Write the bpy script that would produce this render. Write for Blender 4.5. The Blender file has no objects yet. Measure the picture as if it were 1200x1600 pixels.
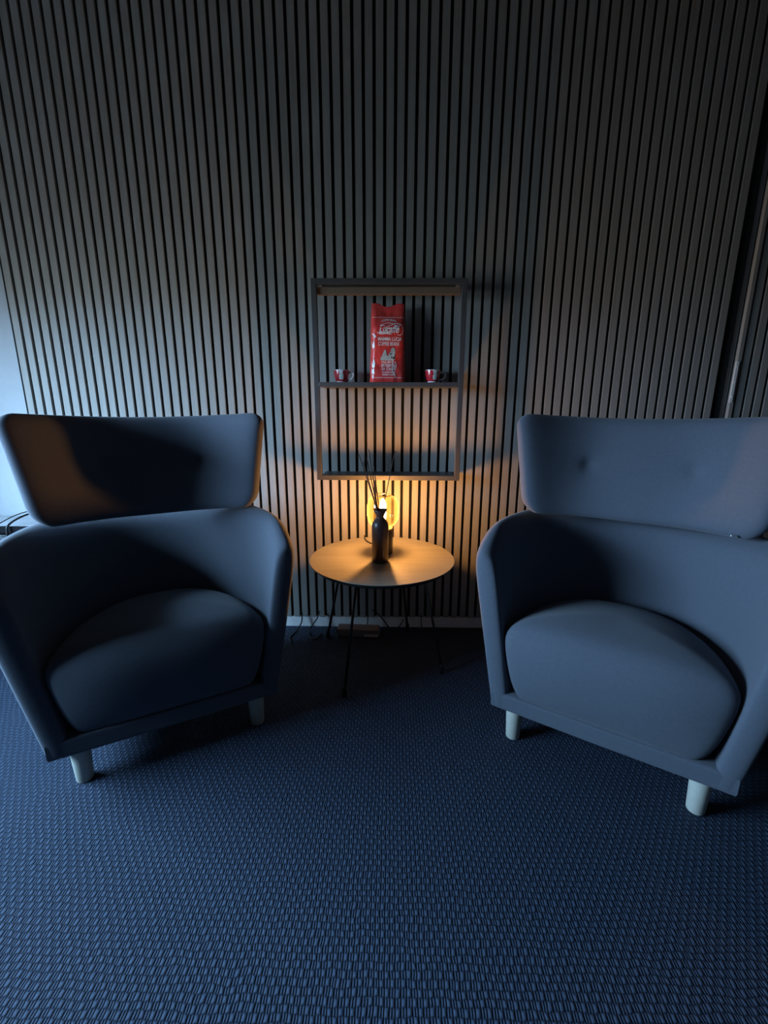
import bpy, bmesh, math, random
from mathutils import Vector, Matrix, noise
random.seed(4)
SC = bpy.context.scene
C = SC.collection
PI = math.pi

# ------------------------------------------------------------------ camera, world, light, exposure
CAM_H, F_PX, PITCH, YAW, ROLL = 1.03, 675.0, math.radians(13.34), math.radians(.85), math.radians(.15)
cd = bpy.data.cameras.new('camera'); cam = bpy.data.objects.new('camera', cd); C.objects.link(cam)
cd.sensor_fit = 'HORIZONTAL'; cd.sensor_width = 36.0; cd.lens = 36.0 * F_PX / 1200.0
cd.clip_start = .02
fw = Matrix.Rotation(YAW, 3, 'Z') @ Vector((0, math.cos(PITCH), -math.sin(PITCH)))
r0 = Matrix.Rotation(YAW, 3, 'Z') @ Vector((1, 0, 0)); u0 = r0.cross(fw)
rr = math.cos(ROLL) * r0 + math.sin(ROLL) * u0; uu = -math.sin(ROLL) * r0 + math.cos(ROLL) * u0
cam.matrix_world = Matrix(((rr.x, uu.x, -fw.x, 0), (rr.y, uu.y, -fw.y, 0), (rr.z, uu.z, -fw.z, CAM_H), (0, 0, 0, 1)))
SC.camera = cam
SC.view_settings.view_transform = 'Standard'; SC.view_settings.look = 'None'
SC.view_settings.gamma = 1.0; SC.view_settings.use_curve_mapping = False
SC.view_settings.exposure = 0.0

SKY = 88.0            # strength of the overcast sky seen through the side window
LAMP = 720.0          # emission strength of the bulb
WY0, WY1, WZ0, WZ1 = -.02, 1.44, .66, 1.54   # opening of the side window
wd = bpy.data.worlds.new('sky'); SC.world = wd; wd.use_nodes = True
nt = wd.node_tree; nt.nodes.clear()
out = nt.nodes.new('ShaderNodeOutputWorld'); bg = nt.nodes.new('ShaderNodeBackground')
tc = nt.nodes.new('ShaderNodeTexCoord'); sp = nt.nodes.new('ShaderNodeSeparateXYZ'); rp = nt.nodes.new('ShaderNodeValToRGB')
nt.links.new(tc.outputs['Generated'], sp.inputs[0])
mp = nt.nodes.new('ShaderNodeMapRange'); mp.inputs[1].default_value = -.35; mp.inputs[2].default_value = .5
nt.links.new(sp.outputs[2], mp.inputs[0]); nt.links.new(mp.outputs[0], rp.inputs[0])
e = rp.color_ramp.elements
e[0].position = 0; e[0].color = (.03, .033, .033, 1); e[1].position = 1; e[1].color = (.255, .465, .70, 1)
k = e.new(.36); k.color = (.085, .11, .125, 1); k = e.new(.46); k.color = (.22, .36, .54, 1)
nt.links.new(rp.outputs[0], bg.inputs[0]); bg.inputs[1].default_value = SKY
nt.links.new(bg.outputs[0], out.inputs[0])
pl = bpy.data.lights.new('window_portal', 'AREA'); pl.shape = 'RECTANGLE'; pl.size = WY1 - WY0; pl.size_y = WZ1 - WZ0
pl.cycles.is_portal = True
po = bpy.data.objects.new('window_portal', pl); C.objects.link(po)
po.location = (-2.11, (WY0 + WY1) / 2, (WZ0 + WZ1) / 2)
po.rotation_euler = Vector((-1, 0, 0)).to_track_quat('Z', 'Y').to_euler()

# ------------------------------------------------------------------ helpers
def tag(o, label=None, cat=None, group=None, kind=None):
    if label: o['label'] = label
    if cat: o['category'] = cat
    if group: o['group'] = group
    if kind: o['kind'] = kind
    return o
def thing(name, label, cat, loc=(0, 0, 0), rz=0, group=None):
    o = bpy.data.objects.new(name, None); C.objects.link(o)
    o.location = loc; o.rotation_euler = (0, 0, rz); o.empty_display_size = .05
    return tag(o, label, cat, group)
def obj(name, bm, m, parent=None, smooth=False, sub=0):
    bmesh.ops.recalc_face_normals(bm, faces=bm.faces[:])
    me = bpy.data.meshes.new(name); bm.to_mesh(me); bm.free()
    ms = m if isinstance(m, (list, tuple)) else [m]
    for x in ms: me.materials.append(x)
    if smooth:
        me.polygons.foreach_set('use_smooth', [True] * len(me.polygons))
    o = bpy.data.objects.new(name, me); C.objects.link(o)
    if parent is not None: o.parent = parent
    if sub:
        s = o.modifiers.new('subsurf', 'SUBSURF'); s.levels = sub; s.render_levels = sub
    return o
def struct(name, bm, m, **kw):
    return tag(obj(name, bm, m, **kw), kind='structure')
def box(bm, x0, x1, y0, y1, z0, z1, bev=0, seg=2):
    r = bmesh.ops.create_cube(bm, size=1)['verts']
    for v in r:
        v.co = Vector((x0 + (v.co.x + .5) * (x1 - x0), y0 + (v.co.y + .5) * (y1 - y0), z0 + (v.co.z + .5) * (z1 - z0)))
    if bev:
        es = list({e for v in r for e in v.link_edges})
        bmesh.ops.bevel(bm, geom=es, offset=bev, segments=seg, affect='EDGES', profile=.5)
def lathe(bm, prof, n=48, c=(0, 0), cap=True, mi=None):
    rings = []
    for (r, z) in prof:
        rings.append([bm.verts.new((c[0] + r * math.cos(2 * PI * i / n), c[1] + r * math.sin(2 * PI * i / n), z)) for i in range(n)])
    for k in range(len(rings) - 1):
        for i in range(n):
            f = bm.faces.new((rings[k][i], rings[k][(i + 1) % n], rings[k + 1][(i + 1) % n], rings[k + 1][i]))
            if mi: f.material_index = mi[k]
    if cap:
        if prof[0][0] > 1e-5: bm.faces.new(rings[0])
        if prof[-1][0] > 1e-5: bm.faces.new(rings[-1])
def tube(bm, pts, r, n=10, r1=None):
    pts = [Vector(p) for p in pts]; rings = []
    up = Vector((0, 0, 1)); t0 = (pts[1] - pts[0]).normalized()
    a = t0.cross(up)
    if a.length < .05: a = t0.cross(Vector((1, 0, 0)))
    a.normalize()
    for i, p in enumerate(pts):
        t = (pts[min(i + 1, len(pts) - 1)] - pts[max(i - 1, 0)]).normalized()
        a = (a - t * a.dot(t)).normalized(); b = t.cross(a)
        q = r if r1 is None else r + (r1 - r) * i / (len(pts) - 1)
        rings.append([bm.verts.new(p + q * (math.cos(2 * PI * k / n) * a + math.sin(2 * PI * k / n) * b)) for k in range(n)])
    for k in range(len(rings) - 1):
        for i in range(n):
            bm.faces.new((rings[k][i], rings[k][(i + 1) % n], rings[k + 1][(i + 1) % n], rings[k + 1][i]))
    bm.faces.new(rings[0]); bm.faces.new(rings[-1])
def spline(cp, n=8):
    cp = [Vector(p) for p in cp]; P = [2 * cp[0] - cp[1]] + cp + [2 * cp[-1] - cp[-2]]; o = []
    for i in range(1, len(P) - 2):
        for k in range(n):
            t = k / n
            o.append(.5 * ((2 * P[i]) + (-P[i - 1] + P[i + 1]) * t + (2 * P[i - 1] - 5 * P[i] + 4 * P[i + 1] - P[i + 2]) * t * t
                           + (-P[i - 1] + 3 * P[i] - 3 * P[i + 1] + P[i + 2]) * t ** 3))
    return o + [cp[-1]]
def sstep(a, b, x):
    t = max(0, min(1, (x - a) / (b - a))); return t * t * (3 - 2 * t)

# ------------------------------------------------------------------ materials
class NT:
    def __init__(s, name):
        s.m = bpy.data.materials.new(name); s.m.use_nodes = True; s.t = s.m.node_tree
        s.b = s.t.nodes['Principled BSDF']; s.o = s.t.nodes['Material Output']
    def n(s, ty, **kw):
        x = s.t.nodes.new(ty)
        for k, v in kw.items(): setattr(x, k, v)
        return x
    def l(s, a, b): s.t.links.new(a, b)
    def math(s, op, a, b=None, c=None):
        x = s.n('ShaderNodeMath', operation=op)
        for i, v in enumerate((a, b, c)):
            if v is None: continue
            if isinstance(v, (int, float)): x.inputs[i].default_value = v
            else: s.l(v, x.inputs[i])
        return x.outputs[0]
    def noise(s, scale, detail=3, vec=None, rough=.5):
        x = s.n('ShaderNodeTexNoise'); x.inputs['Scale'].default_value = scale; x.inputs['Detail'].default_value = detail
        x.inputs['Roughness'].default_value = rough
        if vec is not None: s.l(vec, x.inputs['Vector'])
        return x.outputs['Fac']
    def coord(s, which='Object', sc=(1, 1, 1)):
        t = s.n('ShaderNodeTexCoord'); m = s.n('ShaderNodeMapping'); m.inputs['Scale'].default_value = sc
        s.l(t.outputs[which], m.inputs['Vector']); return m.outputs[0]
    def ramp(s, fac, stops):
        r = s.n('ShaderNodeValToRGB'); el = r.color_ramp.elements
        el[0].position, el[0].color = stops[0][0], (*stops[0][1], 1); el[1].position, el[1].color = stops[-1][0], (*stops[-1][1], 1)
        for p, c in stops[1:-1]:
            q = el.new(p); q.color = (*c, 1)
        s.l(fac, r.inputs[0]); return r.outputs[0]
    def bump(s, h, strength=.3, dist=.002):
        b = s.n('ShaderNodeBump'); b.inputs['Strength'].default_value = strength; b.inputs['Distance'].default_value = dist
        s.l(h, b.inputs['Height']); s.l(b.outputs[0], s.b.inputs['Normal'])
def plain(name, col, rough=.5, metal=0, var=.06, scale=30, spec=.5, coat=0):
    k = NT(name); c = k.coord()
    d = tuple(max(0, x * (1 - var)) for x in col); u = tuple(min(1, x * (1 + var)) for x in col)
    k.l(k.ramp(k.noise(scale, 3, c), [(.3, d), (.7, u)]), k.b.inputs['Base Color'])
    k.b.inputs['Roughness'].default_value = rough; k.b.inputs['Metallic'].default_value = metal
    k.b.inputs['Specular IOR Level'].default_value = spec; k.b.inputs['Coat Weight'].default_value = coat
    return k.m
def slat_mat():
    k = NT('ash_grey_slat_veneer'); c = k.coord('Object', (60, 60, 2.2)); n1 = k.noise(3, 5, c, .6)
    c2 = k.coord('Object', (3, 3, .6)); n2 = k.noise(1.5, 3, c2)
    f = k.math('ADD', k.math('MULTIPLY', n1, .75), k.math('MULTIPLY', n2, .25))
    k.l(k.ramp(f, [(.3, (.240, .233, .213)), (.7, (.318, .308, .283))]), k.b.inputs['Base Color'])
    k.b.inputs['Roughness'].default_value = .62; k.b.inputs['Specular IOR Level'].default_value = .3
    k.bump(n1, .15, .0006); return k.m
def felt(name, col, col2, sc=900, bs=.35):
    k = NT(name); c = k.coord(); n = k.noise(sc, 2, c, .7); n2 = k.noise(sc * .12, 3, c)
    f = k.math('ADD', k.math('MULTIPLY', n, .75), k.math('MULTIPLY', n2, .25))
    k.l(k.ramp(f, [(.2, col), (.8, col2)]), k.b.inputs['Base Color'])
    k.b.inputs['Roughness'].default_value = .95; k.b.inputs['Specular IOR Level'].default_value = .15
    k.b.inputs['Sheen Weight'].default_value = .15; k.b.inputs['Sheen Roughness'].default_value = .5
    k.bump(f, bs, .0015); return k.m
def carpet_mat():
    k = NT('navy_woven_carpet'); t = k.n('ShaderNodeTexCoord'); sp = k.n('ShaderNodeSeparateXYZ')
    nz = k.n('ShaderNodeTexNoise'); nz.inputs['Scale'].default_value = 18; nz.inputs['Detail'].default_value = 2
    k.l(t.outputs['Object'], nz.inputs['Vector'])
    k.l(t.outputs['Object'], sp.inputs[0])
    X = k.math('ADD', sp.outputs[0], k.math('MULTIPLY', nz.outputs['Fac'], .009))
    Y = k.math('ADD', sp.outputs[1], k.math('MULTIPLY', nz.outputs['Fac'], .016))
    py, px = .0128, .0200
    ry = k.math('DIVIDE', Y, py); row = k.math('FLOOR', ry); fy = k.math('FRACT', ry)
    par = k.math('MULTIPLY', k.math('FLOORED_MODULO', row, 2.0), .5)
    fx = k.math('FRACT', k.math('ADD', k.math('DIVIDE', X, px), par))
    sy = k.math('POWER', k.math('SINE', k.math('MULTIPLY', fy, PI)), .42)
    wide = k.math('LESS_THAN', fx, .5)
    w1 = k.math('POWER', k.math('ABSOLUTE', k.math('SINE', k.math('MULTIPLY', fx, 2 * PI))), .6)
    w2 = k.math('MULTIPLY', k.math('POWER', k.math('ABSOLUTE', k.math('SINE', k.math('MULTIPLY', fx, 4 * PI))), .8), .62)
    mixw = k.math('ADD', k.math('MULTIPLY', wide, w1), k.math('MULTIPLY', k.math('SUBTRACT', 1.0, wide), w2))
    h = k.math('MULTIPLY', mixw, sy)
    fine = k.noise(700, 2, k.coord(), .7)
    hh = k.math('ADD', h, k.math('MULTIPLY', fine, .25))
    k.l(k.ramp(hh, [(.12, (.0045, .010, .023)), (.55, (.0155, .028, .057)), (1.0, (.034, .051, .086))]), k.b.inputs['Base Color'])
    k.b.inputs['Roughness'].default_value = .75; k.b.inputs['Specular IOR Level'].default_value = .35
    k.bump(hh, 1.0, .004); return k.m
def oak_mat():
    k = NT('light_oak_veneer'); c = k.coord('Object', (3.2, 42, 10)); n = k.noise(1.6, 6, c, .6)
    c2 = k.coord('Object', (1.2, 6, 4)); n2 = k.noise(2.0, 4, c2, .6)
    f = k.math('ADD', k.math('MULTIPLY', n, .55), k.math('MULTIPLY', n2, .45))
    k.l(k.ramp(f, [(.3, (.185, .17, .135)), (.55, (.24, .228, .19)), (.75, (.27, .258, .218))]), k.b.inputs['Base Color'])
    k.b.inputs['Roughness'].default_value = .42; k.bump(n, .08, .0005); return k.m

M = {}
M['slat'] = slat_mat()
M['felt_black'] = felt('black_acoustic_felt', (.006, .006, .006), (.012, .012, .012), 500)
M['white_wall'] = plain('white_wall_paint', (.36, .37, .38), .85, var=.02)
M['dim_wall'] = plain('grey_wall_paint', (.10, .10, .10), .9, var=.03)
M['ceiling'] = plain('ceiling_paint', (.20, .20, .20), .9, var=.02)
M['carpet'] = carpet_mat()
M['wool'] = felt('slate_blue_wool', (.073, .081, .103), (.121, .136, .167))
M['oak'] = oak_mat()
M['leg_paint'] = plain('pale_whitewashed_wood', (.52, .50, .43), .5, var=.05, scale=60)
M['black_metal'] = plain('black_powder_coat', (.012, .012, .013), .45, .3)
M['shelf'] = plain('anthracite_shelf_board', (.06, .062, .066), .42, var=.08, scale=14)
M['edge'] = plain('black_table_edge', (.02, .02, .02), .4)
M['pale_top'] = plain('pale_laminate', (.34, .34, .36), .6)
M['edge_dark'] = plain('matt_black_edge', (.006, .006, .007), .9, spec=.1)
M['steel'] = plain('brushed_steel', (.62, .62, .62), .3, .9)
M['bronze'] = plain('brown_blind_rail', (.16, .12, .085), .45, .1)
M['white_plastic'] = plain('white_plastic', (.75, .75, .72), .4)
M['grey_plastic'] = plain('grey_plastic', (.20, .20, .21), .5)
M['cable'] = plain('black_cable_rubber', (.008, .008, .009), .5)
M['bottle'] = plain('dark_brown_lacquer', (.050, .026, .022), .38, coat=.15)
M['reed'] = plain('dark_reed_stick', (.045, .028, .018), .8)
M['lamp_base'] = plain('dark_lamp_base', (.03, .018, .014), .35)
M['brass'] = plain('warm_brass_plate', (.55, .36, .16), .3, .8)
M['base_white'] = plain('white_baseboard_paint', (.86, .86, .85), .45)
M['print_white'] = plain('white_print', (.92, .90, .88), .4)
M['print_dark'] = plain('dark_print', (.05, .04, .04), .4)
M['print_grey'] = plain('pale_grey_print', (.50, .52, .49), .4, var=.15, scale=150)
M['porcelain'] = plain('white_porcelain', (.90, .90, .89), .18, coat=.5)

def bag_mat():
    k = NT('red_foil_bag'); c = k.coord(); n = k.noise(22, 4, c, .6)
    k.l(k.ramp(n, [(.3, (.66, .035, .034)), (.7, (.84, .085, .07))]), k.b.inputs['Base Color'])
    k.b.inputs['Roughness'].default_value = .28; k.bump(n, .5, .006); return k.m
M['bag'] = bag_mat()
def cup_mat():
    # red glaze with one pale printed panel and dark flecks inside it
    k = NT('red_printed_glaze'); t = k.n('ShaderNodeTexCoord'); sp = k.n('ShaderNodeSeparateXYZ'); k.l(t.outputs['Object'], sp.inputs[0])
    n = k.noise(260, 3, t.outputs['Object'], .6); n2 = k.noise(70, 2, t.outputs['Object'])
    xw = k.math('ADD', sp.outputs[0], k.math('MULTIPLY', k.math('SUBTRACT', n2, .5), .016))
    band = k.math('MULTIPLY', k.math('GREATER_THAN', xw, -.004), k.math('LESS_THAN', xw, .013))
    front = k.math('LESS_THAN', sp.outputs[1], 0.0)
    low = k.math('GREATER_THAN', sp.outputs[2], .012)
    band = k.math('MULTIPLY', k.math('MULTIPLY', band, front), low)
    motif = k.ramp(n, [(.34, (.08, .08, .05)), (.42, (.60, .63, .54)), (.55, (.88, .87, .84))])
    mx = k.n('ShaderNodeMix', data_type='RGBA'); k.l(band, mx.inputs[0])
    mx.inputs[6].default_value = (.56, .022, .034, 1); k.l(motif, mx.inputs[7]); k.l(mx.outputs[2], k.b.inputs['Base Color'])
    k.b.inputs['Roughness'].default_value = .2; k.b.inputs['Coat Weight'].default_value = .5; return k.m
M['cup_red'] = cup_mat()
def globe_mat():
    k = NT('amber_glass'); k.t.nodes.remove(k.b)
    tr = k.n('ShaderNodeBsdfTransparent'); tr.inputs[0].default_value = (1.0, .86, .62, 1)
    tl = k.n('ShaderNodeBsdfTranslucent'); tl.inputs[0].default_value = (1.0, .72, .30, 1)
    gl = k.n('ShaderNodeBsdfGlossy'); gl.inputs[0].default_value = (1, .9, .75, 1); gl.inputs['Roughness'].default_value = .08
    lw = k.n('ShaderNodeLayerWeight'); lw.inputs[0].default_value = .35
    m1 = k.n('ShaderNodeMixShader'); m2 = k.n('ShaderNodeMixShader')
    k.l(k.math('ADD', k.math('MULTIPLY', k.math('POWER', lw.outputs['Facing'], 3.0), .16), .006), m1.inputs[0])
    k.l(tr.outputs[0], m1.inputs[1]); k.l(tl.outputs[0], m1.inputs[2])
    m2.inputs[0].default_value = .06
    k.l(m1.outputs[0], m2.inputs[1]); k.l(gl.outputs[0], m2.inputs[2]); k.l(m2.outputs[0], k.o.inputs[0]); return k.m
M['globe'] = globe_mat()
def emit_mat(name, col, s):
    k = NT(name); k.b.inputs['Base Color'].default_value = (*col, 1)
    k.b.inputs['Emission Color'].default_value = (*col, 1); k.b.inputs['Emission Strength'].default_value = s; return k.m
M['bulb'] = emit_mat('glowing_bulb', (1.0, .50, .175), LAMP)
def pane_mat():
    k = NT('clear_pane'); k.t.nodes.remove(k.b)
    tr = k.n('ShaderNodeBsdfTransparent'); gl = k.n('ShaderNodeBsdfGlossy'); gl.inputs['Roughness'].default_value = .02
    m = k.n('ShaderNodeMixShader'); m.inputs[0].default_value = .04
    k.l(tr.outputs[0], m.inputs[1]); k.l(gl.outputs[0], m.inputs[2]); k.l(m.outputs[0], k.o.inputs[0]); return k.m
M['pane'] = pane_mat()
def acrylic_mat():
    k = NT('clear_acrylic'); tr = k.n('ShaderNodeBsdfTransparent'); m = k.n('ShaderNodeMixShader'); m.inputs[0].default_value = .05
    k.b.inputs['Base Color'].default_value = (.5, .55, .58, 1); k.b.inputs['Roughness'].default_value = .2
    k.l(tr.outputs[0], m.inputs[1]); k.l(k.b.outputs[0], m.inputs[2]); k.l(m.outputs[0], k.o.inputs[0]); return k.m
M['acrylic'] = acrylic_mat()

# ------------------------------------------------------------------ the setting
RX0, RX1, RY0, RZ = -2.1, 2.2, -3.2, 2.75
WALL = 1.934        # structural wall behind the slats
SF = 1.914          # front face of the slats
bm = bmesh.new(); box(bm, RX0 - .1, RX1 + .1, RY0 - .1, WALL + .1, -.08, 0); struct('floor', bm, M['carpet'])
bm = bmesh.new(); box(bm, RX0 - .1, RX1 + .1, RY0 - .1, WALL + .1, RZ, RZ + .1); struct('ceiling', bm, M['ceiling'])
bm = bmesh.new(); box(bm, RX0 - .1, RX1 + .1, WALL, WALL + .1, 0, RZ); struct('wall_back', bm, M['white_wall'])
bm = bmesh.new(); box(bm, RX1, RX1 + .1, RY0, WALL, 0, RZ); struct('wall_right', bm, M['dim_wall'])
bm = bmesh.new(); box(bm, RX0, RX1, RY0 - .1, RY0, 0, RZ); struct('wall_front', bm, M['dim_wall'])
bm = bmesh.new()
box(bm, RX0 - .14, RX0, RY0, WY0, 0, RZ); box(bm, RX0 - .14, RX0, WY1, WALL, 0, RZ)
box(bm, RX0 - .14, RX0, WY0, WY1, 0, WZ0); box(bm, RX0 - .14, RX0, WY0, WY1, WZ1, RZ)
struct('wall_left', bm, M['white_wall'])
bm = bmesh.new()
for y0, y1, z0, z1 in ((WY0, WY0 + .05, WZ0, WZ1), (WY1 - .05, WY1, WZ0, WZ1), (WY0 + .05, WY1 - .05, WZ0, WZ0 + .05), (WY0 + .05, WY1 - .05, WZ1 - .05, WZ1)):
    box(bm, RX0 - .12, RX0 - .06, y0, y1, z0, z1)
wf = struct('window_1', bm, M['white_plastic'])
bm = bmesh.new(); box(bm, RX0 - .094, RX0 - .088, WY0 + .05, WY1 - .05, WZ0 + .05, WZ1 - .05)
obj('window_pane', bm, M['pane'], wf)
# slatted panelling: one continuous surface of vertical slats on black felt
SX0, SX1, DX0 = -1.600, 1.382, 1.440
SZ0, SZ1 = .055, 2.70
bm = bmesh.new(); box(bm, SX0 + .001, SX1 + .03, SF + .011, WALL - .0005, SZ0, SZ1); bms = bm
slf = obj('felt_backing', bm, M['felt_black'])
bm = bmesh.new(); k = -42
while True:
    x0 = .0108 + .04 * k + .0065; x1 = x0 + .027; k += 1
    if x1 < SX0 + .01: continue
    if x0 > SX1 - .01: break
    box(bm, max(x0, SX0), x1, SF, SF + .0112, SZ0, SZ1)
    for f in bm.faces[-6:]: pass
sl = struct('wall_panelling', bm, M['slat']); sl.name = 'trim_1'
tag(sl, label='dark grey vertical slat panelling covering the back wall behind the two armchairs')
slf.parent = sl
# hidden slatted door at the right end of the panelling
bm = bmesh.new(); box(bm, DX0 - .004, RX1 - .002, SF + .011, WALL - .0005, .012, SZ1)
df = obj('felt_backing', bm, M['felt_black'])
bm = bmesh.new(); k = 0
box(bm, DX0 - .004, DX0 + .010, SF - .006, SF + .0112, .012, SZ1)
while DX0 + .036 + .04 * k < RX1 - .03:
    box(bm, DX0 + .022 + .04 * k, DX0 + .049 + .04 * k, SF, SF + .0112, .012, SZ1); k += 1
dr = struct('door_1', bm, M['slat']); df.parent = dr
tag(dr, label='slatted concealed door at the right end of the panelled wall')
bm = bmesh.new(); box(bm, DX0 - .012, DX0 + .001, SF - .0105, SF - .006, 1.062, 1.228, .001)
for z in (1.085, 1.145, 1.205):
    box(bm, DX0 - .008, DX0 - .003, SF - .0125, SF - .0105, z - .003, z + .003)
tag(obj('strike_plate', bm, M['white_plastic'], dr), label='bright steel plate on the door edge')
bm = bmesh.new(); box(bm, SX0, DX0 - .01, SF + .003, WALL - .0005, 0, .0545, .002); struct('baseboard_back', bm, M['base_white'])
bm = bmesh.new(); box(bm, RX0, SX0 - .001, SF + .003, WALL - .0005, 0, .0545, .002); struct('baseboard_left', bm, M['base_white'])

# ------------------------------------------------------------------ armchairs
def plan(w, b, t, n=2.5):
    a = t * PI; c, s = math.cos(a), math.sin(a)
    return (math.copysign(abs(c) ** (2 / n), c) * -w, abs(s) ** (2 / n) * b)      # left front -> back -> right front
def make_chair(name, label, loc, rz, hx=0.0):
    root = thing(name, label, 'armchair', loc, rz, None)
    # --- wrap-around shell (arms and back in one) as a subdivided cage
    ts = [0, .0022, .011, .03, .062, .105, .155, .21, .27, .335, .40, .46, .5]
    ts = ts + [1 - t for t in ts[-2::-1]]
    bm = bmesh.new(); rings = []
    for t in ts:
        u_, v_ = plan(.4, .64, t); tt = min(t, 1 - t)
        rim = .650 + .040 * sstep(0, .13, v_) - .012 * sstep(.3, .62, v_) - (.03 if tt == 0 else .010 if tt < .005 else 0)
        zo = [.115, .125, .20, .34, .48, rim - .075, rim - .02]; zi = [.115, .13, .24, .36, .46, rim - .075, rim - .02]
        ring = []
        for z in zo:
            w = .310 + .178 * (min(z, .63) - .115) - (.010 if z > rim - .03 else 0); b = .585 + .13 * (z - .115)
            x, y = plan(w, b, t); ring.append((x, y, z))
        wm = .385; x, y = plan(.310 + .178 * .515 - .035, .625, t); ring.append((x, y, rim))
        for z in reversed(zi):
            w = .262 + .150 * (min(z, .63) - .166) + (.010 if z > rim - .03 else 0); b = .42 + .14 * max(0, z - .39) + (.012 if z > rim - .03 else 0)
            x, y = plan(w, b, t, 2.35)
            ring.append((x, y, z))
        fr = [(x, y - (.012 if tt == 0 else 0), z) for x, y, z in ring]
        rings.append([bm.verts.new(p) for p in fr])
    n = len(rings[0])
    for i in range(len(rings) - 1):
        for j in range(n):
            bm.faces.new((rings[i][j], rings[i][(j + 1) % n], rings[i + 1][(j + 1) % n], rings[i + 1][j]))
    for R_ in (rings[0], rings[-1]):        # caps: outer j joins inner n-1-j
        h = n // 2
        for j in range(h - 1):
            bm.faces.new((R_[j], R_[j + 1], R_[n - 2 - j], R_[n - 1 - j]))
        bm.faces.new((R_[h - 1], R_[h], R_[h + 1]))
    shell = obj('shell', bm, M['wool'], root, smooth=True, sub=2)
    # --- seat frame (rail visible under the cushion)
    bm = bmesh.new(); N = 40; lo = []; hi = []; li = []; hi2 = []
    outl = [(-.309, -.010), (-.15, -.011), (0, -.012), (.15, -.011), (.309, -.010)]
    outl += [plan(.309, .56, 1 - i / N) for i in range(2, N - 1)]
    for z, s in ((.117, .985), (.1135, .96)): pass
    L = []
    for z, s in ((.112, .97), (.115, .992), (.122, 1.0), (.160, 1.0), (.166, .992), (.168, .97)):
        L.append([bm.verts.new((x * s, (y - .2) * s + .2, z)) for x, y in outl])
    for a in range(len(L) - 1):
        for i in range(len(outl)):
            bm.faces.new((L[a][i], L[a][(i + 1) % len(outl)], L[a + 1][(i + 1) % len(outl)], L[a + 1][i]))
    bm.faces.new(L[0]); bm.faces.new(L[-1])
    obj('seat_frame', bm, M['wool'], root, smooth=False)
    # --- D shaped seat cushion
    bm = bmesh.new(); NF = 20; NB = 44
    def outline(z):
        w = (.262 + .150 * (z - .166) - .004) * (1 - .085 * (1 - sstep(.150, .245, z))); o = []
        bul = .030 * math.sin(PI * min(1, max(0, (z - .166) / .30))) + .004
        for i in range(NF):
            q = -1 + 2 * i / NF; o.append((w * q, -.006 - bul * (1 - abs(q) ** 3.0)))
        for i in range(NB):
            x, y = plan(w, .425, 1 - i / NB, 2.35); o.append((x, y))
        return o
    L = []
    for z, ins in ((.162, .03), (.164, .012), (.172, .002), (.21, 0), (.27, 0), (.33, 0), (.365, .002), (.392, .008), (.412, .022), (.425, .043), (.434, .075), (.441, .12), (.446, .18), (.448, .25)):
        o = outline(min(z, .40)); pts = []
        for x, y in o:
            d = Vector((x, y - .2)); r = d.length; d = d * max(.02, (r - ins)) / r
            yy = d.y + .2; zz = z
            if z > .2: zz = z - .095 * max(0, yy) * sstep(.2, .40, z) - .028 * (abs(d.x) / .29) ** 2.2 * sstep(.25, .42, z)
            pts.append(bm.verts.new((d.x, yy, zz)))
        L.append(pts)
    for a in range(len(L) - 1):
        for i in range(len(L[0])):
            bm.faces.new((L[a][i], L[a][(i + 1) % len(L[0])], L[a + 1][(i + 1) % len(L[0])], L[a + 1][i]))
    bm.faces.new(L[0])
    c = bm.verts.new((0, .2, .448 - .095 * .2))
    for i in range(len(L[0])): bm.faces.new((L[-1][i], L[-1][(i + 1) % len(L[0])], c))
    obj('seat_cushion', bm, M['wool'], root, smooth=True, sub=1)
    # --- winged headrest
    bm = bmesh.new(); NS, NH = 84, 30
    ss = [math.sin(PI / 2 * (-1 + 2 * i / NS)) for i in range(NS + 1)]
    ss = [math.copysign(abs(s) ** .8, s) for s in ss]
    hs = [math.sin(PI / 2 * (-1 + 2 * i / NH)) for i in range(NH + 1)]
    def mid(s, h):
        q = (h + 1) / 2; w = .314 + .044 * q; cr = 1.0
        eb = max(0, (-h - .62) / .38); et = max(0, (h - .74) / .26)                 # rounded corners of the outline
        w -= .042 * (1 - math.sqrt(max(0, 1 - eb ** 2))) + .035 * (1 - math.sqrt(max(0, 1 - et ** 2)))
        x = w * s; rel = abs(x) / .36; x += hx
        y = .405 - .205 * rel ** 2.7 + .055 * q
        z = .670 + .333 * q + .018 * rel ** 2 * q + .020 * rel ** 2 * (1 - q)
        return Vector((x, y, z))
    def pt(s, h, side):
        p = mid(s, h); a = mid(min(1, s + .01), h) - mid(max(-1, s - .01), h); a.z = 0; a.normalize()
        nrm = Vector((a.y, -a.x, 0))                                               # towards the sitter
        T = .037 * max(0, 1 - abs(s) ** 16) ** .45 * max(0, 1 - abs(h) ** 9) ** .5
        if side > 0:
            g = math.exp(-((p.z - .852) / .010) ** 2) * sstep(.19, .15, abs(p.x - hx)) * .0065
            g += .009 * sum(math.exp(-(((p.x - q) / .022) ** 2 + ((p.z - .852) / .020) ** 2)) for q in (hx - .155, hx + .155))
            g += .006 * sum(math.exp(-(((p.x - q) / .06) ** 2 + ((p.z - .852) / .06) ** 2)) for q in (hx - .155, hx + .155))
            T -= g
        return p + nrm * T * side
    G = {}
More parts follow.
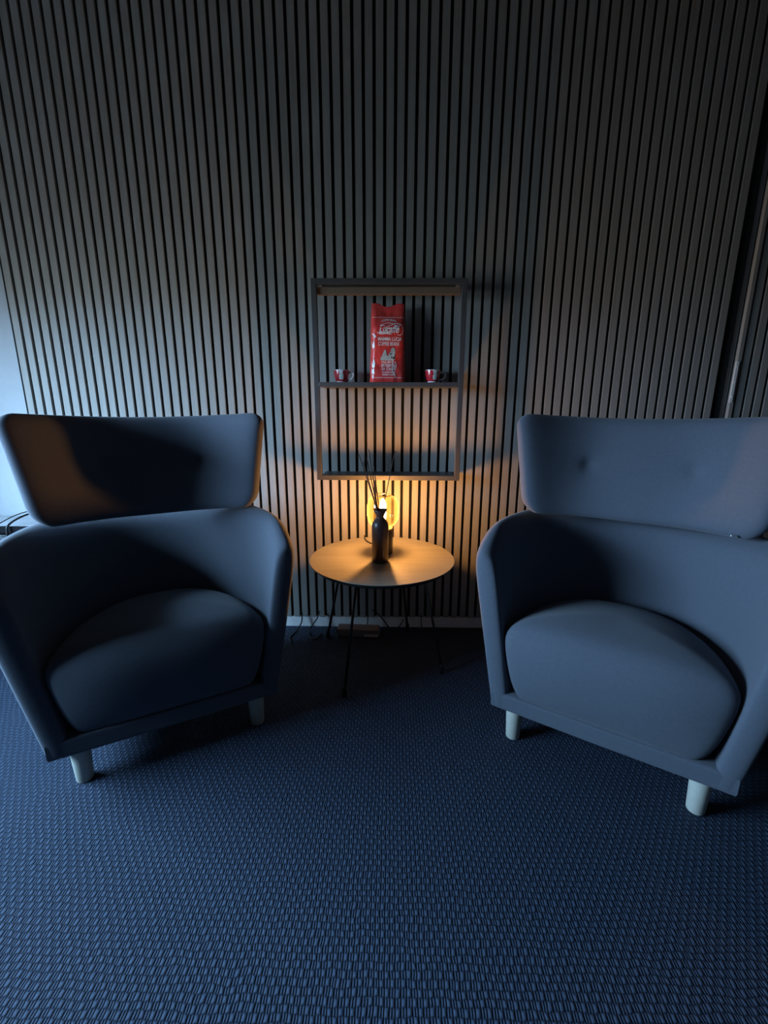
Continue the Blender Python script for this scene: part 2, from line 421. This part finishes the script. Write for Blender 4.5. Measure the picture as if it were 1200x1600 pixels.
    for side in (1, -1):
        for i, s in enumerate(ss):
            for j, h in enumerate(hs):
                edge = i in (0, NS) or j in (0, NH)
                if side < 0 and edge: G[(side, i, j)] = G[(1, i, j)]
                else: G[(side, i, j)] = bm.verts.new(pt(s, h, side))
        for i in range(NS):
            for j in range(NH):
                q = [G[(side, i, j)], G[(side, i + 1, j)], G[(side, i + 1, j + 1)], G[(side, i, j + 1)]]
                bm.faces.new(q if side > 0 else q[::-1])
    obj('headrest', bm, M['wool'], root, smooth=True, sub=1)
    # --- brackets carrying the headrest, and legs
    for sx in (-.2, .2):
        bm = bmesh.new(); box(bm, sx - .02, sx + .02, .455, .461, .64, .80, .001)
        tag(obj('headrest_bracket', bm, M['steel'], root))
    for x, y in ((-.243, .032), (.243, .032), (-.205, .44), (.205, .44)):
        bm = bmesh.new()
        lathe(bm, [(0.0, 0.0), (.018, 0), (.0205, .0015), (.0215, .004), (.0262, .112), (.0262, .116), (0, .116)], 32, (x, y), cap=False)
        obj('leg', bm, M['leg_paint'], root, smooth=False)
    for o in root.children:
        if o.name.startswith('leg'):
            o.data.polygons.foreach_set('use_smooth', [abs(p.normal.z) < .5 for p in o.data.polygons])
    return root
def ch_place(A, B):
    A, B = Vector(A), Vector(B); o = (A + B) / 2; u = (B - A).normalized(); return (o.x, o.y, 0), math.atan2(u.y, u.x)
l, a = ch_place((-.8517, .9894), (-.4312, 1.2254))
chA = make_chair('armchair', 'slate blue wool wing armchair beside the pale lit corner, left of the round table', l, a, .019)
l, a = ch_place((.3826, 1.1777), (.7973, .9173))
chB = make_chair('armchair', 'slate blue wool wing armchair standing right of the round table', l, a, -.010)
# the two chairs are one model; each keeps its own label
bm = bmesh.new(); box(bm, .236, .253, .282, .290, .689, .696, .002)
tag(obj('headrest_screw', bm, M['steel'], chB), label='small bright metal fitting under the headrest')

# ------------------------------------------------------------------ side table
TX, TY, TZ = -.031, 1.598, .470
tb = thing('side_table', 'small round oak side table on thin black rod legs between the armchairs', 'table', (TX, TY, 0))
bm = bmesh.new()
lathe(bm, [(0, TZ - .020), (.262, TZ - .020), (.274, TZ - .010), (.2795, TZ - .0015), (.2785, TZ), (0, TZ)], 128, cap=False, mi=[1, 1, 1, 0, 0])
for f in bm.faces:
    f.smooth = False
tt = obj('table_top', bm, [M['oak'], M['edge']], tb)
bm = bmesh.new(); lathe(bm, [(.12, TZ - .0262), (.22, TZ - .0262), (.22, TZ - .0202), (.12, TZ - .0202), (.12, TZ - .0262)], 64, cap=False)
obj('mounting_ring', bm, M['black_metal'], tb)
for fx, fy in ((-.165, 1.392), (.210, 1.545), (-.285, 1.812), (.085, 1.880)):
    dx, dy = fx - TX, fy - TY
    bm = bmesh.new(); tube(bm, [(dx * .65, dy * .65, TZ - .026), (dx, dy, .012)], .0042, 12, .0060)
    lg = obj('leg', bm, M['black_metal'], tb, smooth=True)
    bm = bmesh.new(); lathe(bm, [(0, 0), (.0085, 0), (.0095, .003), (.0085, .034), (.0062, .040), (0, .040)], 20, (dx, dy), cap=False)
    obj('foot_cap', bm, M['black_metal'], lg, smooth=True)

# ------------------------------------------------------------------ table lamp
LX, LY = -.029, 1.655
lp = thing('table_lamp', 'glowing amber globe lamp on a short dark cylindrical base on the round table', 'lamp', (LX, LY, TZ))
bm = bmesh.new(); lathe(bm, [(0, 0), (.038, 0), (.040, .002), (.040, .096), (.038, .099), (0, .099)], 48, cap=False)
obj('lamp_base', bm, M['lamp_base'], lp)
bm = bmesh.new(); lathe(bm, [(0, .0991), (.0385, .0991), (.0385, .104), (.020, .1045), (.020, .112), (0, .112)], 48, cap=False)
obj('brass_plate', bm, M['brass'], lp)
bm = bmesh.new(); pr_ = []
for i in range(33):
    a = PI * i / 32; c_, s_ = math.cos(a), math.sin(a)
    pr_.append((max(.034, abs(s_) ** (2 / 2.9) * .0625), .172 - math.copysign(abs(c_) ** (2 / 2.9), c_) * .0645))
lathe(bm, pr_, 64, cap=False)
gl = obj('lamp_shade', bm, M['globe'], lp, smooth=True); tag(gl, label='clear amber glass globe')
bm = bmesh.new(); lathe(bm, [(.0335, .2340), (.0345, .2340), (.0345, .2375), (.0335, .2375), (.0335, .2340)], 48, cap=False)
obj('shade_rim', bm, M['brass'], lp, smooth=True)
bm = bmesh.new(); lathe(bm, [(0, .112), (.012, .112), (.012, .128), (0, .128)], 24, cap=False); obj('bulb_socket', bm, M['brass'], lp)
bm = bmesh.new(); lathe(bm, [(0, .1281), (.007, .1285), (.011, .137), (.0125, .155), (.0125, .180), (.011, .198), (.006, .208), (0, .210)], 32, cap=False)
tag(obj('bulb', bm, M['bulb'], lp, smooth=True), label='glowing bulb')
lcd = thing('lamp_cable', 'thin black lamp cable curving over the rear edge of the round table top', 'cable', (LX, LY + .0415, TZ))
bm = bmesh.new()
tube(bm, [Vector(p) - Vector((0, .0415, 0)) for p in spline([(0, .0415, .006), (-.02, .075, .0035), (-.055, .115, .0032), (-.078, .160, .0032), (-.085, .200, .0032), (-.087, .226, .0015), (-.085, .2365, -.05),
                 (-.08, .2390, -.25), (-.075, .240, -.40), (-.085, .239, -.455), (-.13, .238, -.4668), (-.25, .238, -.4668)], 8)], .0026, 8)
obj('power_cord', bm, M['cable'], lcd, smooth=True)

# ------------------------------------------------------------------ reed diffuser
rd = thing('reed_diffuser', 'dark brown bottle with thin scent reeds standing in front of the glowing lamp', 'reed diffuser', (-.037, 1.552, TZ))
bm = bmesh.new()
lathe(bm, [(0, 0), (.029, 0), (.0315, .003), (.0315, .134), (.0308, .144), (.0275, .154), (.0215, .163), (.0160, .169), (.0130, .175), (.0130, .182), (.0105, .182), (.0105, .176), (0, .176)], 48, cap=False)
obj('bottle', bm, M['bottle'], rd, smooth=True)
bm = bmesh.new()
lathe(bm, [(.0134, .172), (.0150, .178), (.0255, .200), (.0243, .2025), (.0145, .186), (.0134, .184)], 40, cap=False)
for v in bm.verts:
    if v.co.z > .19: v.co.z += .002 * math.cos(2 * math.atan2(v.co.y, v.co.x))
obj('collar', bm, M['bottle'], rd, smooth=True)
for tx, tz, ty in ((-.114, .875, 0), (-.086, .858, .012), (-.078, .893, -.01), (-.062, .838, .02), (-.098, .850, -.015), (.016, .886, 0)):
    bm = bmesh.new(); ax = tx + .037; sgn = 1 if ax > 0 else -1
    tube(bm, [(-.006 * sgn * 0 + sgn * -.006, -ty * .2, .040), (sgn * .006 if abs(ax) > .03 else -.002, ty * .2, .183), (ax, ty, tz - TZ)], .0018, 6)
    obj('reed', bm, M['reed'], rd)
bm = bmesh.new()
for i, (w_, z) in enumerate(((.0018, .022), (.0026, .027), (.0018, .0315), (.0028, .036), (.0022, .041), (.0018, .0455), (.0026, .050))):
    th = .40; r_ = .0317
    box(bm, r_ * math.sin(th) - w_ / 2, r_ * math.sin(th) + w_ / 2, -r_ * math.cos(th) - .0006, -r_ * math.cos(th) + .0006, z - .0017, z + .0014)
tag(obj('printed_label', bm, M['print_grey'], rd), label='tiny pale vertical print')

# ------------------------------------------------------------------ wall shelf
BX0, BX1, BYF, BZ0, BZ1, TH = -.307, .287, 1.788, .742, 1.513, .020
sh = thing('wall_shelf', 'anthracite open-backed box shelf hanging on the slatted wall above the table', 'shelf', ((BX0 + BX1) / 2, SF, BZ0))
ox, oy, oz = (BX0 + BX1) / 2, SF, BZ0
def sbox(name, m, x0, x1, y0, y1, z0, z1, bev=.0012, parent=sh, label=None):
    bm = bmesh.new(); box(bm, x0 - ox, x1 - ox, y0 - oy, y1 - oy, z0 - oz, z1 - oz, bev); o = obj(name, bm, m, parent)
    if label: o['label'] = label
    return o
YB = SF - .0005
for x in (BX0, BX1 - TH):
    sbox('front_post', M['shelf'], x, x + TH, BYF, BYF + .018, BZ0, BZ1)
    sbox('side_pane', M['acrylic'], x + TH / 2 - .002, x + TH / 2 + .002, BYF + .0185, YB, BZ0, BZ1, .0002, label='clear side pane')
sbox('top_board', M['shelf'], BX0 + TH, BX1 - TH, BYF, YB, BZ1 - TH, BZ1)
sbox('shelf_board', M['shelf'], BX0 + TH, BX1 - TH, BYF, YB, 1.118, 1.136)
sbox('bottom_board', M['shelf'], BX0 + TH, BX1 - TH, BYF, YB, BZ0, BZ0 + .020)
rl = sbox('blind_rail', M['bronze'], BX0 + TH + .002, BX1 - TH - .002, BYF + .012, BYF + .034, BZ1 - TH - .034, BZ1 - TH - .008, .002, label='brown rail under the top board')
for x in (BX0 + TH + .006, BX1 - TH - .022):
    sbox('rail_clip', M['steel'], x, x + .016, BYF + .006, BYF + .020, BZ1 - TH - .0085, BZ1 - TH - .0005, .001, rl, label='bright clip')
for x in (BX1 - TH - .004 - ox, BX0 + TH + .004 - ox):
    bm = bmesh.new(); tube(bm, [(x, BYF + .004 - oy, 1.112 - oz), (x, BYF - .0005 - oy, 1.112 - oz)], .003, 10); obj('shelf_pin', bm, M['steel'], sh)

# ------------------------------------------------------------------ coffee bag
GX, GY, GZ = -.014, 1.850, 1.136
bgr = thing('coffee_bag', 'glossy red foil coffee bean bag with white lettering standing on the shelf board', 'coffee bag', (GX, GY, GZ), math.radians(4))
BH = .292
def bag_dim(q):          # half width, half depth along the height q 0..1
    hw = .074 - .004 * sstep(0, .1, q) - .007 * sstep(.55, 1, q) + .002 * math.sin(q * 9)
    hd = .036 * (1 - sstep(.70, .97, q)) + .0022 - .004 * (1 - sstep(0, .05, q))
    return hw, hd
def bag_y(x, z):
    q = max(0, min(1, z / BH)); hw, hd = bag_dim(q); r = min(1, abs(x) / hw)
    return -hd * (1 + .10 * (1 - r ** 2)) * (1 - .9 * r ** 14) - .0020 * noise.noise(Vector((x * 26, z * 22, 3))) * (1 - r ** 4) - .0012 * noise.noise(Vector((x * 70, z * 50, 9))) * (1 - r ** 4)
bm = bmesh.new(); NX, NZ = 48, 80; G = {}
for j in range(NZ + 1):
    q = j / NZ; hw, hd = bag_dim(q)
    for i in range(NX + 1):
        s = math.sin(PI / 2 * (-1 + 2 * i / NX)); x = hw * s; yf = bag_y(x * .999, q * BH)
        top = (.010 * abs(s) ** 1.7 - .004 * math.cos(5 * s)) * sstep(.8, 1, q)
        G[(0, i, j)] = bm.verts.new((x, yf, q * BH + top))
        gus = .012 * math.exp(-((1 - abs(s)) / .02) ** 2) * sstep(.1, .5, q)
        G[(1, i, j)] = bm.verts.new((x, -yf * .9 + .0006, q * BH + top))
for j in range(NZ):
    for i in range(NX):
        for sd in (0, 1):
            q = [G[(sd, i, j)], G[(sd, i + 1, j)], G[(sd, i + 1, j + 1)], G[(sd, i, j + 1)]]; bm.faces.new(q)
    for i in (0, NX):
        bm.faces.new((G[(0, i, j)], G[(1, i, j)], G[(1, i, j + 1)], G[(0, i, j + 1)]))
for j in (0, NZ):
    for i in range(NX): bm.faces.new((G[(0, i, j)], G[(0, i + 1, j)], G[(1, i + 1, j)], G[(1, i, j)]))
obj('bag_body', bm, M['bag'], bgr, smooth=True)
def text_mesh(name, s, cx, cz, width, height, m, parent, yfun, shear=0, arc=0, bold=.0, off=.0012, fromleft=False):
    cu = bpy.data.curves.new('txt', 'FONT'); cu.body = s; cu.size = 1; cu.shear = shear; cu.offset = bold; cu.resolution_u = 3
    to = bpy.data.objects.new('txt', cu); C.objects.link(to); bpy.context.view_layer.update()
    me = bpy.data.meshes.new_from_object(to.evaluated_get(bpy.context.evaluated_depsgraph_get()))
    bpy.data.objects.remove(to); bpy.data.curves.remove(cu)
    xs = [v.co.x for v in me.vertices]; ys = [v.co.y for v in me.vertices]
    x0, x1, y0, y1 = min(xs), max(xs), min(ys), max(ys)
    for v in me.vertices:
        x = (v.co.x - (x0 + x1) / 2) / (x1 - x0) * width; z = (v.co.y - y0) / (y1 - y0) * height
        z += arc * (1 - (2 * x / width) ** 2)
        X, Z = cx + x, cz + z
        v.co = (X, yfun(X, Z) - off, Z)
    me.name = name; me.materials.clear(); me.materials.append(m)
    o = bpy.data.objects.new(name, me); C.objects.link(o); o.parent = parent; return o
def join_into(objs):
    a = objs[0]; bm = bmesh.new(); bm.from_mesh(a.data)
    for o in objs[1:]:
        bm.from_mesh(o.data); d = o.data; bpy.data.objects.remove(o); bpy.data.meshes.remove(d)
    bm.to_mesh(a.data); bm.free(); return a
PW = M['print_white']
def stroke(bm, pts, w, yfun, off=.0013, n=8):
    P = spline([(p[0], 0, p[1]) for p in pts], n); prev = None
    for i, p in enumerate(P):
        t = (P[min(i + 1, len(P) - 1)] - P[max(0, i - 1)]).normalized(); nn = Vector((-t.z, 0, t.x))
        q = i / (len(P) - 1); ww = w * (.35 + .65 * math.sin(PI * q) ** .5)
        a, b = p + nn * ww / 2, p - nn * ww / 2
        a.y = yfun(a.x, a.z) - off; b.y = yfun(b.x, b.z) - off
        a, b = bm.verts.new(a), bm.verts.new(b)
        if prev: bm.faces.new((prev[0], prev[1], b, a))
        prev = (a, b)
# logo script line with its sweeping strokes
lg = text_mesh('logo_lettering', 'Lucaffé', .004, .186, .083, .030, PW, bgr, bag_y, shear=.45, bold=.022)
bm = bmesh.new(); bm.from_mesh(lg.data)
stroke(bm, [(-.045, .188), (-.030, .183), (-.008, .1845), (.012, .181)], .0042, bag_y)
stroke(bm, [(-.015, .205), (.008, .214), (.026, .221), (.046, .219), (.056, .206), (.056, .188), (.047, .179), (.034, .180)], .0030, bag_y)
stroke(bm, [(-.034, .212), (-.024, .215), (-.014, .213)], .0040, bag_y)
bm.to_mesh(lg.data); bm.free()
t1 = text_mesh('printed_title', 'MAMMA LUCIA', .006, .157, .094, .014, PW, bgr, bag_y, bold=.014)
t2 = text_mesh('printed_title', 'COFFEE BEANS', .001, .139, .083, .014, PW, bgr, bag_y, bold=.014)
join_into([t1, t2])
t0 = text_mesh('arched_title', 'COFFEE BEANS', .002, .226, .058, .0085, PW, bgr, bag_y, arc=.006, bold=.02)
bm = bmesh.new(); bm.from_mesh(t0.data); stroke(bm, [(-.022, .2195), (0, .2235), (.024, .2195)], .0022, bag_y); bm.to_mesh(t0.data); bm.free()
bm = bmesh.new()
def hline(bm, z, x0, x1, w, n=30):
    prev = None
    for i in range(n + 1):
        x = x0 + (x1 - x0) * i / n
        a = bm.verts.new((x, bag_y(x, z + w / 2) - .001, z + w / 2)); b = bm.verts.new((x, bag_y(x, z - w / 2) - .001, z - w / 2))
        if prev: bm.faces.new((prev[0], prev[1], b, a))
        prev = (a, b)
hline(bm, .2465, -.064, .064, .0016); obj('printed_border', bm, PW, bgr)
bm = bmesh.new(); hline(bm, .0185, -.066, .066, .0014); obj('printed_border', bm, PW, bgr)
def poly(bm, pts, yfun, off, mi=0):
    c = Vector((sum(p[0] for p in pts) / len(pts), 0, sum(p[1] for p in pts) / len(pts)))
    c.y = yfun(c.x, c.z) - off; cv = bm.verts.new(c); vs = [bm.verts.new((x, yfun(x, z) - off, z)) for x, z in pts]
    for i in range(len(vs)):
        f = bm.faces.new((cv, vs[i], vs[(i + 1) % len(vs)])); f.material_index = mi
bm = bmesh.new()
poly(bm, [(-.030, .083), (-.032, .092), (-.025, .101), (-.021, .112), (-.016, .123), (-.010, .124), (-.008, .114), (-.006, .102), (.0, .095), (.0, .083)], bag_y, .0014)
poly(bm, [(-.004, .083), (-.003, .098), (.002, .110), (.008, .114), (.010, .126), (.017, .133), (.025, .128), (.027, .116), (.024, .100), (.027, .092), (.022, .083)], bag_y, .0016)
poly(bm, [(.005, .108), (.010, .112), (.013, .107), (.008, .104)], bag_y, .0019, 1)
poly(bm, [(.010, .096), (.014, .100), (.016, .094), (.011, .091)], bag_y, .0019, 1)
poly(bm, [(.017, .094), (.024, .099), (.026, .091), (.019, .088)], bag_y, .0019, 1)
obj('printed_picture', bm, [M['print_grey'], M['print_dark']], bgr)
sm = []
for s, cx, z, w_, h_ in (('UNA MISCELA', 0, .074, .058, .0066), ('ARTIGIANALE', 0, .059, .062, .0125), ('DI CAFFE', 0, .046, .056, .0105), ('IN GRANI PER BAR', 0, .0355, .052, .0065), ('ESPRESSO ITALIANO', 0, .0265, .052, .0060)):
    sm.append(text_mesh('printed_text', s, cx + .002, z, w_, h_, PW, bgr, bag_y, bold=.014))
join_into(sm)
# white graphics running up the left gusset edge
for pts in ([(-.066, .078), (-.058, .090), (-.052, .072), (-.055, .058), (-.064, .056)], [(-.066, .052), (-.057, .054), (-.056, .032), (-.066, .030)],
            [(-.065, .155), (-.056, .158), (-.054, .134), (-.062, .128)], [(-.063, .028), (-.058, .026), (-.060, .0215), (-.066, .022)]):
    bm = bmesh.new(); poly(bm, pts, bag_y, .0014); obj('side_print', bm, PW, bgr)
bm = bmesh.new(); stroke(bm, [(-.064, .184), (-.056, .178), (-.050, .172), (-.060, .171)], .005, bag_y); obj('side_print', bm, PW, bgr)
bm = bmesh.new(); stroke(bm, [(.016, .088), (.017, .066), (.016, .046), (.024, .030), (.030, .020)], .0036, bag_y, .0016)
obj('side_print', bm, PW, bgr)

# ------------------------------------------------------------------ espresso cups
def make_cup(label, x, y, rz):
    t = thing('espresso_cup', label, 'cup', (x, y, 1.1362), rz, 'red espresso cups on the shelf board')
    bm = bmesh.new()
    prof = [(0, 0), (.0195, 0), (.0205, .0015), (.0215, .006), (.0255, .014), (.0292, .026), (.0308, .040), (.0312, .0488), (.0312, .0500), (.0300, .0512), (.0288, .0500), (.0282, .038), (.0255, .020), (.0180, .008), (0, .006)]
    mi = [0, 0, 0, 1, 1, 1, 1, 0, 0, 0, 0, 0, 0, 0]
    lathe(bm, prof, 56, cap=False, mi=mi)
    obj('cup_body', bm, [M['porcelain'], M['cup_red']], t, smooth=True)
    bm = bmesh.new()
    tube(bm, spline([(.0285, 0, .038), (.036, 0, .042), (.046, 0, .040), (.0505, 0, .031), (.047, 0, .021), (.038, 0, .014), (.0262, 0, .013)], 6), .0040, 10)
    tag(obj('handle', bm, M['porcelain'], t, smooth=True), label='white ring handle')
    return t
make_cup('small red and white printed espresso cup left of the coffee bag', -.204, 1.853, math.radians(-6))
make_cup('small red and white printed espresso cup right of the coffee bag', .171, 1.853, math.radians(4))

# ------------------------------------------------------------------ power strip and cables on the floor by the baseboard
ps = thing('power_strip', 'grey power adapter box lying on the carpet by the white baseboard under the table', 'power strip', (-.145, 1.843, 0), math.radians(-3))
bm = bmesh.new(); box(bm, -.098, .098, -.028, .028, 0, .040, .004); obj('housing', bm, M['grey_plastic'], ps)
bm = bmesh.new(); box(bm, .030, .092, -.0295, -.0278, .004, .018, .0006); tag(obj('sticker', bm, M['print_grey'], ps), label='pale sticker')
bm = bmesh.new(); box(bm, -.104, -.0975, -.012, .012, .010, .030, .001); obj('plug_socket', bm, M['cable'], ps)
def cable(cp, label, r=.0032):
    o = cp[0]; e = thing('cable', label, 'cable', (o[0], o[1], 0))
    bm = bmesh.new(); tube(bm, spline([(p[0] - o[0], p[1] - o[1], p[2]) for p in cp], 8), r, 8); obj('cord', bm, M['cable'], e, smooth=True)
cable([(-.42, 1.903, .075), (-.425, 1.895, .03), (-.445, 1.86, .0035), (-.46, 1.80, .0034), (-.44, 1.75, .0034)], 'black cable hanging down the slats at the left end of the visible baseboard')
cable([(-.335, 1.903, .09), (-.35, 1.893, .05), (-.38, 1.875, .012), (-.375, 1.82, .0034), (-.34, 1.79, .0034), (-.32, 1.84, .0034)], 'black looped cable curving in front of the baseboard left of the adapter')
cable([(-.082, 1.904, .098), (-.05, 1.896, .074), (-.02, 1.885, .04), (.012, 1.86, .006), (.04, 1.80, .0034), (-.02, 1.76, .0034)], 'black cable arching over the baseboard right of the adapter')
cable([(.068, 1.902, .052), (.055, 1.892, .030), (.040, 1.885, .012), (.050, 1.865, .0024), (.062, 1.84, .0024)], 'thin black cable beside the rear table leg', .0022)
cable([(.15, 1.904, .075), (.152, 1.895, .03), (.156, 1.87, .0030), (.17, 1.84, .0026)], 'thin black cable hanging right of the rear table leg', .0024)

# ------------------------------------------------------------------ low white cabinet behind the left armchair
lc = thing('low_cabinet', 'low white-topped cabinet with a dark front edge in the bright left corner', 'cabinet', (-1.70, 1.822, 0))
bm = bmesh.new(); box(bm, -.395, .335, -.095, .088, 0, .498, .002); obj('body', bm, M['shelf'], lc)
bm = bmesh.new(); box(bm, -.395, .338, -.088, .088, .534, .548, .002); tag(obj('worktop', bm, M['pale_top'], lc), label='white top surface')
bm = bmesh.new(); box(bm, -.397, .340, -.104, -.0885, .520, .5485, .002); box(bm, -.397, .340, -.100, .088, .520, .5335); obj('edge_rail', bm, M['edge_dark'], lc)
bm = bmesh.new(); box(bm, -.395, .337, -.092, .088, .4985, .5085, .001); obj('lower_board', bm, M['shelf'], lc)
def cable2(cp, label, r):
    o = cp[0]; e = thing('cable', label, 'cable', (o[0], o[1], 0))
    bm = bmesh.new(); tube(bm, spline([(p[0] - o[0], p[1] - o[1], p[2]) for p in cp], 8), r, 8); obj('cord', bm, M['cable'], e, smooth=True)
cable2([(-1.55, 1.87, .552), (-1.555, 1.84, .583), (-1.565, 1.79, .586), (-1.585, 1.745, .572), (-1.592, 1.712, .554), (-1.594, 1.706, .53), (-1.597, 1.706, .48), (-1.60, 1.704, .30)], 'thicker black cable looping over the dark edge of the low cabinet', .0042)
cable2([(-1.585, 1.885, .551), (-1.585, 1.84, .588), (-1.605, 1.78, .586), (-1.632, 1.735, .566), (-1.645, 1.712, .552), (-1.648, 1.709, .53), (-1.655, 1.708, .46), (-1.66, 1.708, .30)], 'thin black cable looping over the dark edge of the low cabinet', .0022)
